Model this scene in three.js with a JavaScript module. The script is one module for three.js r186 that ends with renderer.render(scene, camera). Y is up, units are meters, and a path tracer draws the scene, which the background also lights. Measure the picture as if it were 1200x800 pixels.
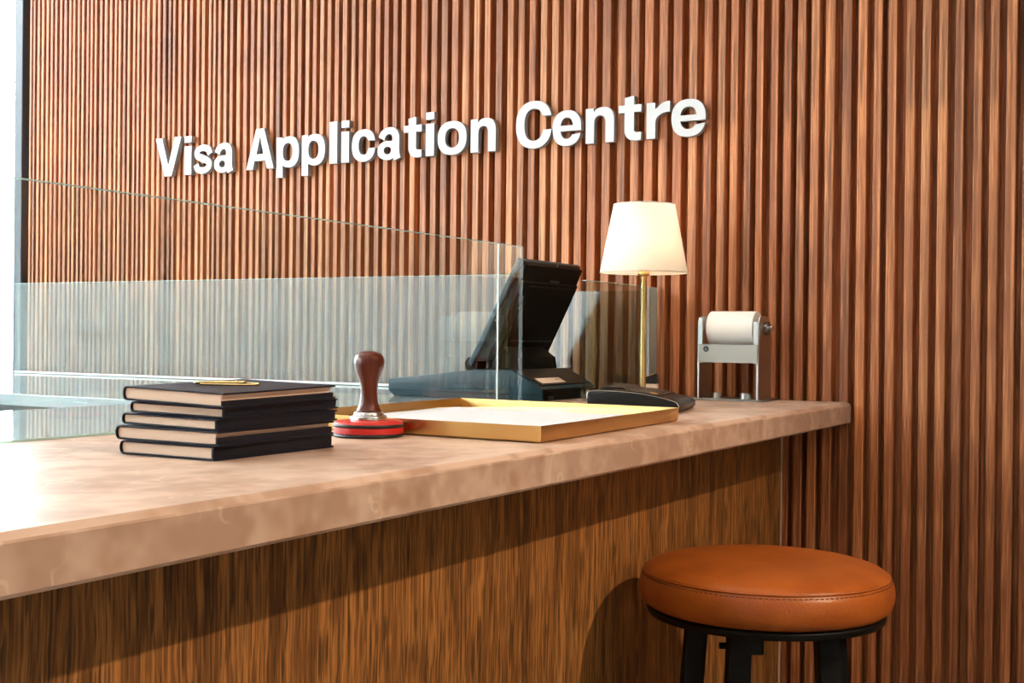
import * as THREE from 'three';
import { RoundedBoxGeometry } from 'three/addons/geometries/RoundedBoxGeometry.js';
import { mergeGeometries, toCreasedNormals } from 'three/addons/utils/BufferGeometryUtils.js';
import { RectAreaLightUniformsLib } from 'three/addons/lights/RectAreaLightUniformsLib.js';

// ---------------------------------------------------------------- camera, sky, lights, exposure
// The slatted wall is the plane z = 0, the counter's customer edge is x = 0, its top is y = H.
const H = 0.95, ROOM = { left: -3.3, right: 3.3, back: -0.04, front: 6.6, top: 2.9 };
const scene = new THREE.Scene();
const renderer = new THREE.WebGLRenderer({ antialias: true });
renderer.toneMapping = THREE.LinearToneMapping;
renderer.toneMappingExposure = 1.0;
renderer.shadowMap.enabled = true;
RectAreaLightUniformsLib.init();

const FOCAL = 1446.2, yaw = -0.5279, pitch = -0.0047, roll = 0.0106;
const eye = new THREE.Vector3(0.6229, H + 0.1195, 2.348);
const fwd = new THREE.Vector3(Math.sin(yaw) * Math.cos(pitch), Math.sin(pitch), -Math.cos(yaw) * Math.cos(pitch));
const right0 = new THREE.Vector3().crossVectors(fwd, new THREE.Vector3(0, 1, 0)).normalize();
const up0 = new THREE.Vector3().crossVectors(right0, fwd);
const camRight = right0.clone().multiplyScalar(Math.cos(roll)).addScaledVector(up0, Math.sin(roll));
const camUp = up0.clone().multiplyScalar(Math.cos(roll)).addScaledVector(right0, -Math.sin(roll));
const camera = new THREE.PerspectiveCamera(2 * Math.atan(400 / FOCAL) * 180 / Math.PI, 1.5, 0.05, 60);
camera.position.copy(eye);
camera.up.copy(camUp);
camera.lookAt(eye.clone().add(fwd));

const SKY = 18.5;
scene.background = new THREE.Color().setRGB(0.90, 0.955, 1.0);   // overcast daylight beyond the window
scene.backgroundIntensity = SKY;

const WARM = new THREE.Color().setRGB(1.0, 0.76, 0.50), SOFT = new THREE.Color().setRGB(1.0, 0.88, 0.74);
const KEY = { at: [2.35, 2.72, 1.2], to: [-0.13, 0.68, 1.25], intensity: 20, angle: 0.47 };
const DOWNLIGHTS = [[-1.6, 1.25], [-0.5, 1.25], [0.6, 1.25], [1.7, 1.25]];
const DOWN_INTENSITY = 1.0;
const FILL_PANELS = [[-0.9, 2.5], [1.2, 2.5], [-0.9, 4.1], [1.2, 4.1]];  // unseen panels added for soft ambient fill
const FILL_INTENSITY = 0.6;

// a pixel of the 1200 x 800 frame, met with the plane where the thing stands
function at(px, py, axis, value) {
  const d = fwd.clone().addScaledVector(camRight, (px - 600) / FOCAL).addScaledVector(camUp, -(py - 400) / FOCAL);
  const t = (value - eye[axis]) / d[axis];
  return eye.clone().addScaledVector(d, t);
}

// ---------------------------------------------------------------- helpers
let seed = 7;
const rnd = () => { seed = (seed * 1664525 + 1013904223) >>> 0; return seed / 4294967296; };
const taken = new Map();
function numbered(name) {
  const n = taken.get(name) ?? 0; taken.set(name, n + 1);
  return n ? name + '_' + String(n).padStart(3, '0') : name;
}
function thing(name, label, category, pos = [0, 0, 0], turn = 0, group) {
  const o = new THREE.Group(); o.name = numbered(name); scene.add(o);
  o.position.set(...pos); o.rotation.y = turn; o.userData = { label, category };
  if (group) o.userData.group = group;
  return o;
}
function part(name, geo, mat, parent, label) {
  const m = new THREE.Mesh(geo, mat); m.name = name; parent.add(m);
  if (label) m.userData.label = label;
  return m;
}
function tag(o, label, category, group) {
  o.name = numbered(o.name); o.userData = { label, category }; if (group) o.userData.group = group;
  scene.add(o); return o;
}
function structure(name, label, category) {
  const o = new THREE.Group(); o.name = name; o.userData = { kind: 'structure', label, category }; scene.add(o); return o;
}
const moved = (g, x, y, z) => g.translate(x, y, z);
const box = (x0, x1, y0, y1, z0, z1, r = 0) => {
  const w = x1 - x0, h = y1 - y0, d = z1 - z0;
  const g = r ? new RoundedBoxGeometry(w, h, d, 2, r) : new THREE.BoxGeometry(w, h, d);
  return g.translate((x0 + x1) / 2, (y0 + y1) / 2, (z0 + z1) / 2);
};
const cyl = (r0, r1, h, n = 32) => new THREE.CylinderGeometry(r1, r0, h, n).translate(0, h / 2, 0);
const lathe = (pts, n = 64) => new THREE.LatheGeometry(pts.map(([r, y]) => new THREE.Vector2(r, y)), n);
const merge = (list) => mergeGeometries(list.map((g) => { const k = g.index ? g.toNonIndexed() : g; for (const a of Object.keys(k.attributes)) if (!['position', 'normal', 'uv'].includes(a)) k.deleteAttribute(a); return k; }));
// uv in metres by the way each face points
function boxUV(g0, ou = 0, ov = 0) {
  const g = g0.index ? g0.toNonIndexed() : g0, p = g.attributes.position, n = g.attributes.normal, uv = new Float32Array(p.count * 2);
  for (let i = 0; i < p.count; i += 3) {
    let nx = 0, ny = 0, nz = 0;
    for (let k = 0; k < 3; k++) { nx += Math.abs(n.getX(i + k)); ny += Math.abs(n.getY(i + k)); nz += Math.abs(n.getZ(i + k)); }
    for (let k = 0; k < 3; k++) {
      const x = p.getX(i + k), y = p.getY(i + k), z = p.getZ(i + k), j = (i + k) * 2;
      if (ny >= nx && ny >= nz) { uv[j] = z; uv[j + 1] = x; } else if (nx >= nz) { uv[j] = z; uv[j + 1] = y; } else { uv[j] = x; uv[j + 1] = y; }
      uv[j] += ou; uv[j + 1] += ov;
    }
  }
  g.setAttribute('uv', new THREE.BufferAttribute(uv, 2));
  return g;
}
const shape = (pts, holes = []) => {
  const s = new THREE.Shape(pts.map(([x, y]) => new THREE.Vector2(x, y)));
  for (const h of holes) s.holes.push(new THREE.Path(h.map(([x, y]) => new THREE.Vector2(x, y))));
  return s;
};
const extrude = (s, depth, bevel = 0, seg = 1) => new THREE.ExtrudeGeometry(s, { depth: depth - 2 * bevel, bevelEnabled: bevel > 0, bevelThickness: bevel, bevelSize: bevel, bevelOffset: -bevel, bevelSegments: seg, curveSegments: 16 }).translate(0, 0, bevel);
const tube = (pts, r, n = 24, closed = false, rs = 10) => new THREE.TubeGeometry(new THREE.CatmullRomCurve3(pts.map((p) => new THREE.Vector3(...p)), closed, 'centripetal'), n, r, rs, closed);

// ---------------------------------------------------------------- textures
const hash = (x, y, s) => { let h = (x * 374761393 + y * 668265263 + s * 974711) | 0; h = Math.imul(h ^ (h >>> 13), 1274126177); h ^= h >>> 16; return (h >>> 0) / 4294967296; };
function vnoise(u, v, nx, ny, s) {   // periodic value noise, u and v in 0..1, nx by ny cells
  const x = u * nx, y = v * ny, x0 = Math.floor(x), y0 = Math.floor(y), fx = x - x0, fy = y - y0, sx = fx * fx * (3 - 2 * fx), sy = fy * fy * (3 - 2 * fy);
  const m = (a, n) => ((a % n) + n) % n, a = hash(m(x0, nx), m(y0, ny), s), b = hash(m(x0 + 1, nx), m(y0, ny), s), c = hash(m(x0, nx), m(y0 + 1, ny), s), d = hash(m(x0 + 1, nx), m(y0 + 1, ny), s);
  return (a + (b - a) * sx) * (1 - sy) + (c + (d - c) * sx) * sy;
}
function fbm(u, v, nx, ny, oct, s) { let t = 0, a = 0.5, w = 0; for (let k = 0; k < oct; k++) { t += a * vnoise(u, v, nx << k, ny << k, s + k); w += a; a *= 0.55; } return t / w; }
function texture(w, h, fn, { srgb = true, sizeU = 1, sizeV = 1 } = {}) {
  const data = new Uint8Array(w * h * 4), c = [0, 0, 0];
  for (let j = 0; j < h; j++) for (let i = 0; i < w; i++) {
    fn((i + 0.5) / w, (j + 0.5) / h, c);
    const k = (j * w + i) * 4; for (let q = 0; q < 3; q++) data[k + q] = Math.max(0, Math.min(255, c[q] * 255)); data[k + 3] = 255;
  }
  const t = new THREE.DataTexture(data, w, h); t.wrapS = t.wrapT = THREE.RepeatWrapping; t.magFilter = THREE.LinearFilter; t.minFilter = THREE.LinearMipmapLinearFilter; t.generateMipmaps = true;
  if (srgb) t.colorSpace = THREE.SRGBColorSpace;
  t.repeat.set(1 / sizeU, 1 / sizeV); t.needsUpdate = true;
  return t;
}
const mix = (a, b, t, c) => { for (let k = 0; k < 3; k++) c[k] = a[k] + (b[k] - a[k]) * t; };
const smooth = (a, b, x) => { const t = Math.max(0, Math.min(1, (x - a) / (b - a))); return t * t * (3 - 2 * t); };

// straight reddish timber: fine streaks along v, 0.25 m by 1.2 m
const slatGrain = (u, v) => { const w = u + 0.012 * (fbm(u, v, 6, 3, 2, 11) - 0.5); return 0.3 * fbm(w, v, 64, 3, 3, 21) + 0.34 * fbm(w, v, 14, 2, 2, 31) + 0.36 * fbm(w, v, 150, 20, 2, 41); };
const slatMap = texture(512, 1024, (u, v, c) => {
  const g = slatGrain(u, v), knots = smooth(0.66, 0.8, fbm(u, v, 40, 7, 2, 61));
  mix([0.60, 0.41, 0.30], [0.90, 0.69, 0.54], smooth(0.3, 0.72, g), c);
  const d = 1 - 0.22 * knots; c[0] *= d; c[1] *= d; c[2] *= d;
}, { sizeU: 0.25, sizeV: 1.2 });
const slatBump = texture(512, 512, (u, v, c) => { const g = slatGrain(u, v); c[0] = c[1] = c[2] = g; }, { srgb: false, sizeU: 0.25, sizeV: 1.2 });
// oak veneer of the counter front: dark pores and lighter flame figure
const oakTone = (u, v) => { const w = u + 0.02 * (fbm(u, v, 4, 3, 3, 71) - 0.5) + 0.004 * (fbm(u, v, 14, 24, 2, 72) - 0.5); return [0.6 * fbm(w, v, 260, 18, 2, 81) + 0.4 * fbm(w, v, 30, 4, 3, 82), fbm(w, v, 300, 22, 2, 83)]; };
const oakMap = texture(1024, 1024, (u, v, c) => {
  const [g, p] = oakTone(u, v);
  mix([0.43, 0.27, 0.125], [0.74, 0.50, 0.26], smooth(0.26, 0.76, g), c);
  const k = 1 - 0.4 * smooth(0.52, 0.76, p); for (let q = 0; q < 3; q++) c[q] *= k;
}, { sizeU: 0.55, sizeV: 0.8 });
const oakBump = texture(1024, 1024, (u, v, c) => { const [g, p] = oakTone(u, v); c[0] = c[1] = c[2] = 0.7 * g + 0.3 * (1 - p); }, { srgb: false, sizeU: 0.55, sizeV: 0.8 });
// beige polished stone with soft clouds and a few pale healed cracks
const stoneMap = texture(1024, 1024, (u, v, c) => {
  const wu = u + 0.05 * (fbm(u, v, 5, 5, 3, 101) - 0.5), wv = v + 0.05 * (fbm(u, v, 5, 5, 3, 102) - 0.5);
  const g = fbm(wu, wv, 7, 7, 4, 103), h = fbm(wu, wv, 22, 22, 3, 104);
  mix([0.76, 0.625, 0.545], [0.90, 0.78, 0.705], smooth(0.34, 0.66, 0.5 * g + 0.5 * h), c);
  const vein = 1 - smooth(0.0, 0.018, Math.abs(fbm(wu, wv, 9, 9, 4, 105) - 0.5)), mask = smooth(0.56, 0.72, fbm(u, v, 12, 12, 2, 106));
  const a = 0.55 * vein * mask; c[0] += a * (0.97 - c[0]); c[1] += a * (0.88 - c[1]); c[2] += a * (0.79 - c[2]);
  const w2 = smooth(0.6, 0.8, fbm(wu, wv, 16, 16, 3, 107)); c[0] *= 1 - 0.07 * w2; c[1] *= 1 - 0.11 * w2; c[2] *= 1 - 0.15 * w2;
}, { sizeU: 0.7, sizeV: 0.7 });
const leatherBump = texture(512, 512, (u, v, c) => { c[0] = c[1] = c[2] = 0.6 * fbm(u, v, 90, 90, 2, 121) + 0.4 * fbm(u, v, 12, 12, 3, 122); }, { srgb: false });
const leatherMap = texture(512, 512, (u, v, c) => { const g = fbm(u, v, 5, 5, 4, 131); mix([0.61, 0.305, 0.10], [0.66, 0.345, 0.12], smooth(0.3, 0.7, g), c); });
const brassBump = texture(256, 512, (u, v, c) => { c[0] = c[1] = c[2] = fbm(u, v, 4, 160, 2, 141); }, { srgb: false, sizeU: 0.1, sizeV: 0.1 });
const floorMap = texture(512, 512, (u, v, c) => { mix([0.50, 0.46, 0.42], [0.60, 0.56, 0.51], fbm(u, v, 8, 8, 5, 151), c); }, { sizeU: 1.2, sizeV: 1.2 });
const clothBump = texture(256, 256, (u, v, c) => { c[0] = c[1] = c[2] = 0.5 * vnoise(u, v, 128, 24, 161) + 0.5 * vnoise(u, v, 24, 128, 162); }, { srgb: false, sizeU: 0.05, sizeV: 0.05 });
const handleMap = texture(256, 256, (u, v, c) => { mix([0.22, 0.07, 0.032], [0.40, 0.145, 0.06], fbm(u, v, 14, 2, 4, 171), c); });
const sheetMap = texture(512, 512, (u, v, c) => {   // grey lines of small print and a blue-grey box
  c[0] = c[1] = c[2] = 0.81;
  const row = Math.floor(v * 46), inRow = v * 46 - row, word = hash(Math.floor(u * 60), row, 5);
  if (u > 0.1 && u < 0.62 + 0.28 * hash(row, 3, 9) && inRow > 0.3 && inRow < 0.62 && word > 0.22 && row > 4 && row < 42 && row % 7 !== 0) { c[0] = 0.60; c[1] = 0.60; c[2] = 0.68; }
  if (u > 0.1 && u < 0.9 && v > 0.9 && v < 0.945) { c[0] = 0.55; c[1] = 0.56; c[2] = 0.70; }
});

// ---------------------------------------------------------------- materials
const std = (o) => new THREE.MeshStandardMaterial(o), phys = (o) => new THREE.MeshPhysicalMaterial(o);
const rgb = (r, g, b) => new THREE.Color().setRGB(r, g, b);
const tones = [[0.82, 0.57, 0.35], [0.88, 0.60, 0.36], [0.66, 0.43, 0.25], [0.98, 0.73, 0.47], [0.80, 0.50, 0.28], [1.0, 0.67, 0.39], [0.62, 0.42, 0.26], [0.90, 0.68, 0.45], [0.74, 0.45, 0.25], [0.95, 0.63, 0.37]];
const slatMats = tones.map(([r, g, b]) => std({ map: slatMap, bumpMap: slatBump, bumpScale: 0.0006, color: rgb(r, g, b), roughness: 0.48 }));
const M = {
  oak: std({ map: oakMap, bumpMap: oakBump, bumpScale: 0.0008, roughness: 0.5 }),
  paleEdge: std({ color: rgb(0.62, 0.52, 0.38), roughness: 0.5 }),
  stone: phys({ map: stoneMap, color: rgb(0.80, 0.80, 0.81), roughness: 0.36, specularIntensity: 0.35 }),
  worktop: phys({ color: rgb(0.25, 0.30, 0.32), roughness: 0.06 }),
  laminate: std({ color: rgb(0.10, 0.098, 0.095), roughness: 0.5 }),
  glass: phys({ color: rgb(0.965, 0.985, 0.975), roughness: 0, transmission: 1, thickness: 0, ior: 1.5 }),
  glassScreen: phys({ color: rgb(0.92, 0.95, 0.94), roughness: 0, transmission: 1, thickness: 0, ior: 1.5 }),
  glassTint: phys({ color: rgb(0.82, 0.885, 0.875), roughness: 0, transmission: 1, thickness: 0, ior: 1.5 }),
  glassEdge: phys({ color: rgb(0.55, 0.72, 0.66), roughness: 0.15, transmission: 0.35, thickness: 0 }),
  polished: phys({ color: rgb(0.80, 0.86, 0.82), roughness: 0.12, metalness: 0.55 }),
  frame: std({ color: rgb(0.05, 0.06, 0.075), roughness: 0.35 }),
  white: std({ color: rgb(0.86, 0.86, 0.86), roughness: 0.4 }),
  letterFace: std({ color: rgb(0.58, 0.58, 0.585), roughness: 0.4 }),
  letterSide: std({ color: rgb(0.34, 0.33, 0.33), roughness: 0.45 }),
  aluminium: std({ color: rgb(0.80, 0.81, 0.82), roughness: 0.3, metalness: 1 }),
  chrome: std({ color: rgb(0.72, 0.70, 0.68), roughness: 0.18, metalness: 1 }),
  steel: std({ color: rgb(0.62, 0.62, 0.62), roughness: 0.3, metalness: 1 }),
  plate: std({ color: rgb(0.40, 0.38, 0.35), roughness: 0.5, metalness: 0.8 }),
  darkSteel: std({ color: rgb(0.28, 0.27, 0.27), roughness: 0.35, metalness: 1 }),
  brass: std({ color: rgb(0.66, 0.42, 0.16), roughness: 0.34, metalness: 1, bumpMap: brassBump, bumpScale: 0.00006 }),
  goldWire: std({ color: rgb(0.93, 0.72, 0.36), roughness: 0.18, metalness: 1 }),
  stemBrass: std({ color: rgb(0.78, 0.53, 0.22), roughness: 0.2, metalness: 1 }),
  cover: phys({ color: rgb(0.007, 0.008, 0.018), roughness: 0.5, specularIntensity: 0.45, bumpMap: clothBump, bumpScale: 0.0002 }),
  pages: std({ color: rgb(0.70, 0.50, 0.38), roughness: 0.85 }),
  handle: phys({ map: handleMap, roughness: 0.4, specularIntensity: 0.3, clearcoat: 0.6, clearcoatRoughness: 0.04 }),
  red: std({ color: rgb(0.50, 0.013, 0.009), roughness: 0.38 }),
  black: std({ color: rgb(0.012, 0.012, 0.014), roughness: 0.38 }),
  posShell: phys({ color: rgb(0.008, 0.030, 0.042), roughness: 0.35, specularIntensity: 0.6 }),
  posDark: phys({ color: rgb(0.004, 0.0035, 0.003), roughness: 0.5, specularIntensity: 0.18 }),
  screen: phys({ color: rgb(0.01, 0.012, 0.015), roughness: 0.08 }),
  readerShell: phys({ color: rgb(0.007, 0.008, 0.010), roughness: 0.35, specularIntensity: 0.6 }),
  readerTop: phys({ color: rgb(0.016, 0.011, 0.008), roughness: 0.35, specularIntensity: 0.5 }),
  ticket: std({ color: rgb(0.80, 0.62, 0.50), roughness: 0.7 }),
  frostFin: phys({ color: rgb(0.55, 0.60, 0.57), roughness: 0.5, transmission: 0.5, thickness: 0 }),
  paper: std({ color: rgb(0.62, 0.62, 0.66), roughness: 0.8 }),
  print: std({ map: sheetMap, roughness: 0.8 }),
  rollPaper: std({ color: rgb(0.90, 0.88, 0.86), roughness: 0.85 }),
  card: std({ color: rgb(0.42, 0.28, 0.18), roughness: 0.8 }),
  shade: phys({ color: rgb(0.80, 0.74, 0.66), roughness: 1, transmission: 0.45, thickness: 0, side: THREE.DoubleSide }),
  bulb: std({ color: rgb(1, 1, 1), emissive: rgb(1.0, 0.72, 0.42), emissiveIntensity: 6 }),
  leather: phys({ map: leatherMap, bumpMap: leatherBump, bumpScale: 0.0004, roughness: 0.36, specularIntensity: 0.7 }),
  thread: std({ color: rgb(0.12, 0.045, 0.015), roughness: 0.7 }),
  blackMetal: phys({ color: rgb(0.004, 0.004, 0.004), roughness: 0.5, specularIntensity: 0.4 }),
  wallPaint: std({ color: rgb(0.48, 0.44, 0.39), roughness: 0.85 }),
  ceiling: std({ color: rgb(0.78, 0.76, 0.73), roughness: 0.9 }),
  floor: std({ map: floorMap, roughness: 0.4 }),
  facade: std({ color: rgb(0.45, 0.47, 0.475), roughness: 0.9 }),
  facadeWindow: std({ color: rgb(0.42, 0.445, 0.46), roughness: 0.4 }),  // pale as if reflecting sky, keeps the mirrored veil even
  paving: std({ color: rgb(0.45, 0.45, 0.44), roughness: 0.9 }),
  lampGlow: std({ color: rgb(1, 1, 1), emissive: rgb(1.0, 0.84, 0.66), emissiveIntensity: 4 }),
};

// ---------------------------------------------------------------- the room
{
  const floor = structure('floor', 'grey stone floor of the visa office', 'floor');
  part('floor_slab', boxUV(box(ROOM.left - 0.1, ROOM.right + 0.1, -0.1, 0, -0.14, ROOM.front + 0.1)), M.floor, floor);
  const ceiling = structure('ceiling', 'plain pale ceiling above the counter', 'ceiling');
  part('ceiling_slab', box(ROOM.left - 0.1, ROOM.right + 0.1, ROOM.top, ROOM.top + 0.12, -0.14, ROOM.front + 0.1), M.ceiling, ceiling);
  const wr = structure('wall_right', 'plain beige wall of the waiting side', 'wall');
  part('wall_panel', box(ROOM.right, ROOM.right + 0.1, 0, ROOM.top, -0.14, ROOM.front + 0.1), M.wallPaint, wr);
  const wf = structure('wall_front', 'plain beige wall facing the counter', 'wall');
  part('wall_panel', box(ROOM.left - 0.1, ROOM.right, 0, ROOM.top, ROOM.front, ROOM.front + 0.1), M.wallPaint, wf);

  // the slatted wall: every slat stands where the photograph shows it, the row runs on past the frame
  const wall = structure('wall_back', 'reddish brown wall of narrow vertical timber slats', 'wall');
  part('backing_board', boxUV(box(-2.40, ROOM.right, 0, ROOM.top, -0.14, -0.026)), slatMats[0], wall);
  const px = [36, 40, 45, 50, 55.4, 60.4, 65.4, 71, 76.3, 81.9, 86.5, 91.9, 96.9, 102.5, 107, 112, 118, 123.7, 129.6, 135.2, 140, 145.6, 150.8, 157, 162, 167.5, 173.4, 180, 186, 192.2, 198.5, 203.7, 210.4, 216.9, 223.7, 231.6, 238, 245.6, 251, 257, 264, 271, 279.4, 287.5, 295.6, 303, 310.6, 318.5, 326, 334, 342.7, 351, 360, 368.5, 376.9, 385.4, 394.4, 403.7, 413.7, 422.5, 431.9, 442.5, 452.5, 462.9, 472.7, 484, 497, 508.7, 520.6, 532.9, 545.6, 558.4, 570.9, 584.7, 598, 610.6, 623.7, 637, 650.4, 664.4, 678.7, 694.4, 711, 728.7, 744.4, 760.6, 777.5, 794.4, 812.5, 830, 846, 861, 877, 891, 908, 923.7, 939.4, 955.6, 973, 993, 1011, 1029, 1046, 1067.5, 1086, 1105.6, 1125, 1147, 1166, 1186];
  const xs = px.map((p) => at(p, 80, 'z', 0).x);
  while (xs[xs.length - 1] < ROOM.right - 0.05) xs.push(xs[xs.length - 1] + 0.0293 + (rnd() - 0.5) * 0.003);
  const W = 0.0155, prof = shape([[-W / 2, -0.026], [-W / 2, -0.0012], [-W / 2 + 0.0012, 0], [W / 2 - 0.0012, 0], [W / 2, -0.0012], [W / 2, -0.026]]);
  const slatGeos = Array.from({ length: 12 }, (_, k) => {
    const g = new THREE.ExtrudeGeometry(prof, { depth: ROOM.top, bevelEnabled: false }).rotateX(-Math.PI / 2).scale(1, 1, -1);
    // the extrusion was mirrored in z: put the triangles back the right way round
    const idx = []; for (let i = 0; i < g.attributes.position.count; i += 3) idx.push(i, i + 2, i + 1);
    g.setIndex(idx); const f = g.toNonIndexed(); f.computeVertexNormals();
    return boxUV(f, k * 0.0713 + 0.011, k * 0.31);
  });
  xs.forEach((x, i) => {
    const pitchHere = Math.min(i ? x - xs[i - 1] : 9, i < xs.length - 1 ? xs[i + 1] - x : 9);
    const m = part('slat', slatGeos[Math.floor(rnd() * slatGeos.length)], slatMats[Math.floor(rnd() * slatMats.length)], wall);
    m.position.x = x; m.scale.x = (pitchHere * ((x < -1 ? 0.57 : 0.59) + (rnd() - 0.5) * 0.07)) / W;
  });

  // the glazed corner on the staff side, floor to ceiling: one light beside the slatted wall, a long one along the side
  const win = structure('window_1', 'tall bright window with dark frame at the end of the slatted wall', 'window'), xe = -2.372;
  part('window_frame', box(xe - 0.034, xe, 0, ROOM.top, -0.09, 0.006, 0.003), M.frame, win);
  part('bottom_rail', box(ROOM.left, xe - 0.035, 0, 0.06, -0.09, -0.03), M.frame, win);
  part('top_rail', box(ROOM.left, xe - 0.035, ROOM.top - 0.06, ROOM.top, -0.09, -0.03), M.frame, win);
  part('pane', box(ROOM.left, xe - 0.035, 0.06, ROOM.top - 0.06, -0.063, -0.057), M.glass, win);
  const side = structure('window_2', 'long side window of the staff area', 'window'), x0 = ROOM.left - 0.06, x1 = ROOM.left - 0.001;
  for (const z of [-0.06, 6.07]) part('window_frame', box(x0, x1, 0, ROOM.top, z - 0.03, z + 0.03, 0.004), M.frame, side);
  part('bottom_rail', box(x0, x1, 0, 0.06, -0.03, 6.04), M.frame, side);
  part('top_rail', box(x0, x1, ROOM.top - 0.06, ROOM.top, -0.03, 6.04), M.frame, side);
  part('pane', box(x0 + 0.02, x0 + 0.026, 0.06, ROOM.top - 0.06, -0.03, 6.04), M.glass, side);
  const wl = structure('wall_left', 'plain beige wall beyond the side window', 'wall');
  part('wall_panel', box(ROOM.left - 0.1, ROOM.left, 0, ROOM.top, 6.1, ROOM.front), M.wallPaint, wl);
  const ground = structure('ground', 'grey paving outside the window', 'ground');
  part('paving', box(-40, ROOM.left - 0.1, -0.25, -0.15, -30, 45), M.paving, ground);
  // unseen house added to tone the veil mirrored in the low glass screen
  const b = thing('added_building', 'pale unseen building added across the street to tone the glass reflection', 'building', [-11, -0.15, 0]);
  part('facade', box(-6, 0, 0, 4.2, 2, 42), M.facade, b);
  part('cornice', box(-6, 0.15, 4.2, 4.4, 1.9, 42.1), M.facade, b);
  for (let z = 4; z < 40; z += 3.2) part('window', box(-0.1, 0.02, 1.2, 2.9, z, z + 1.2), M.facadeWindow, b);
}

// ---------------------------------------------------------------- ceiling lights
{
  const kd = new THREE.Vector3(...KEY.to).sub(new THREE.Vector3(...KEY.at)).normalize();
  const track = thing('track_spotlight', 'black ceiling track spotlight aimed at the bar stool', 'spotlight', [0, 0, 0]);
  const q = new THREE.Quaternion().setFromUnitVectors(new THREE.Vector3(0, 1, 0), kd);
  const k = new THREE.Vector3(...KEY.at);
  const can = part('spot_housing', lathe([[0.0, -0.12], [0.04, -0.12], [0.045, -0.11], [0.045, -0.012], [0.04, -0.012], [0.036, -0.03], [0.0, -0.03]], 32), M.blackMetal, track);
  can.position.copy(k); can.quaternion.copy(q);
  const lens = part('lens', new THREE.CircleGeometry(0.035, 32).rotateX(-Math.PI / 2).translate(0, -0.024, 0), M.lampGlow, track);
  lens.position.copy(k); lens.quaternion.copy(q);
  part('mounting_stem', cyl(0.008, 0.008, ROOM.top - k.y - 0.05).translate(k.x - kd.x * 0.07, k.y + 0.05, k.z - kd.z * 0.07), M.blackMetal, track);
  const s = new THREE.SpotLight(WARM, KEY.intensity, 0, KEY.angle, 1, 2);
  s.position.copy(k); s.target.position.set(...KEY.to); s.shadow.radius = 1.6; s.name = 'spot_beam'; scene.add(s, s.target); s.target.name = 'spot_aim';
  for (const [x, z] of DOWNLIGHTS) {
    const d = thing('downlight', 'round white recessed ceiling downlight above the counter', 'downlight', [x, ROOM.top, z], 0, 'downlights in a row along the slatted wall');
    part('trim_ring', lathe([[0.032, -0.002], [0.05, -0.002], [0.05, -0.008], [0.04, -0.01], [0.033, -0.006]], 32), M.white, d);
    part('lens', new THREE.CircleGeometry(0.032, 32).rotateX(Math.PI / 2).translate(0, -0.004, 0), M.lampGlow, d);
    const l = new THREE.SpotLight(WARM, DOWN_INTENSITY, 0, 0.95, 0.8, 2);
    l.position.set(x, ROOM.top - 0.02, z); l.target.position.set(x, 0, z - 0.55); l.shadow.radius = 1.8; l.name = 'downlight_beam'; l.target.name = 'downlight_aim'; scene.add(l, l.target);
  }
  for (const [x, z] of FILL_PANELS) {  // added fill lights, shaped as ceiling panels out of view
    const p = thing('ceiling_fill_panel', 'unseen square ceiling panel added as fill light over the waiting area', 'added fill light', [x, ROOM.top, z], 0, 'added fill panels over the waiting area');
    part('frame', box(-0.31, 0.31, -0.02, -0.002, -0.31, 0.31, 0.004), M.white, p);
    part('diffuser', new THREE.PlaneGeometry(0.58, 0.58).rotateX(Math.PI / 2).translate(0, -0.0215, 0), M.lampGlow, p);
    const l = new THREE.RectAreaLight(SOFT, FILL_INTENSITY, 0.58, 0.58);
    l.position.set(x, ROOM.top - 0.026, z); l.lookAt(x, 0, z); l.name = 'fill_glow'; scene.add(l);
  }
}

// ---------------------------------------------------------------- counter
const T = 0.04, ZEND = 2.7, PANELX = -0.133;
{
  const g = boxUV(extrude(shape([[-0.498, -T], [-0.003, -T], [0, -T + 0.003], [0, -0.0065], [-0.0012, -0.0048], [-0.0048, -0.0012], [-0.0065, 0], [-0.498, 0]]), ZEND - 0.002).translate(0, H, 0.002));
  tag(part('countertop', g, M.stone, scene), 'beige polished stone counter slab running out from the slatted wall', 'countertop');
  const TW = 0.022, w = shape([[-0.501, 0.004], [-0.501, ZEND], [-0.95, ZEND], [-0.95, 0.814], [-3.2, 0.814], [-3.2, 0.012], [-2.36, 0.012], [-2.36, 0.004]].map(([x, z]) => [x, -z]));
  const wg = boxUV(extrude(w, TW, 0.001, 2).rotateX(-Math.PI / 2).translate(0, H - TW, 0));
  tag(part('staff_worktop', wg, M.worktop, scene), 'glossy white L-shaped staff worktop behind the glass screens', 'worktop');
  const base = thing('counter_base', 'brown oak counter front with strong vertical grain under the stone slab', 'counter', [0, 0, 0]);
  part('front_panel', boxUV(box(PANELX - 0.02, PANELX, 0.0, H - T - 0.0005, 0.0075, ZEND - 0.03)), M.oak, base);
  part('end_strip', box(PANELX - 0.02, PANELX + 0.001, 0.0, H - T - 0.0005, 0.0005, 0.007), M.paleEdge, base, 'pale edge strip');
  part('staff_panel', box(-0.94, -0.92, 0.0, H - TW - 0.0005, 0.83, ZEND - 0.03), M.laminate, base);
  part('end_panel', box(-0.92, PANELX - 0.021, 0.0, H - T - 0.0005, ZEND - 0.05, ZEND - 0.03), M.laminate, base);
  const shelf = thing('staff_cabinet', 'grey cabinet under the white worktop along the slatted wall', 'cabinet', [0, 0, 0]);
  part('cabinet_body', box(-3.19, -0.96, 0.0, H - TW - 0.0005, 0.012, 0.76), M.laminate, shelf);
}

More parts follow.
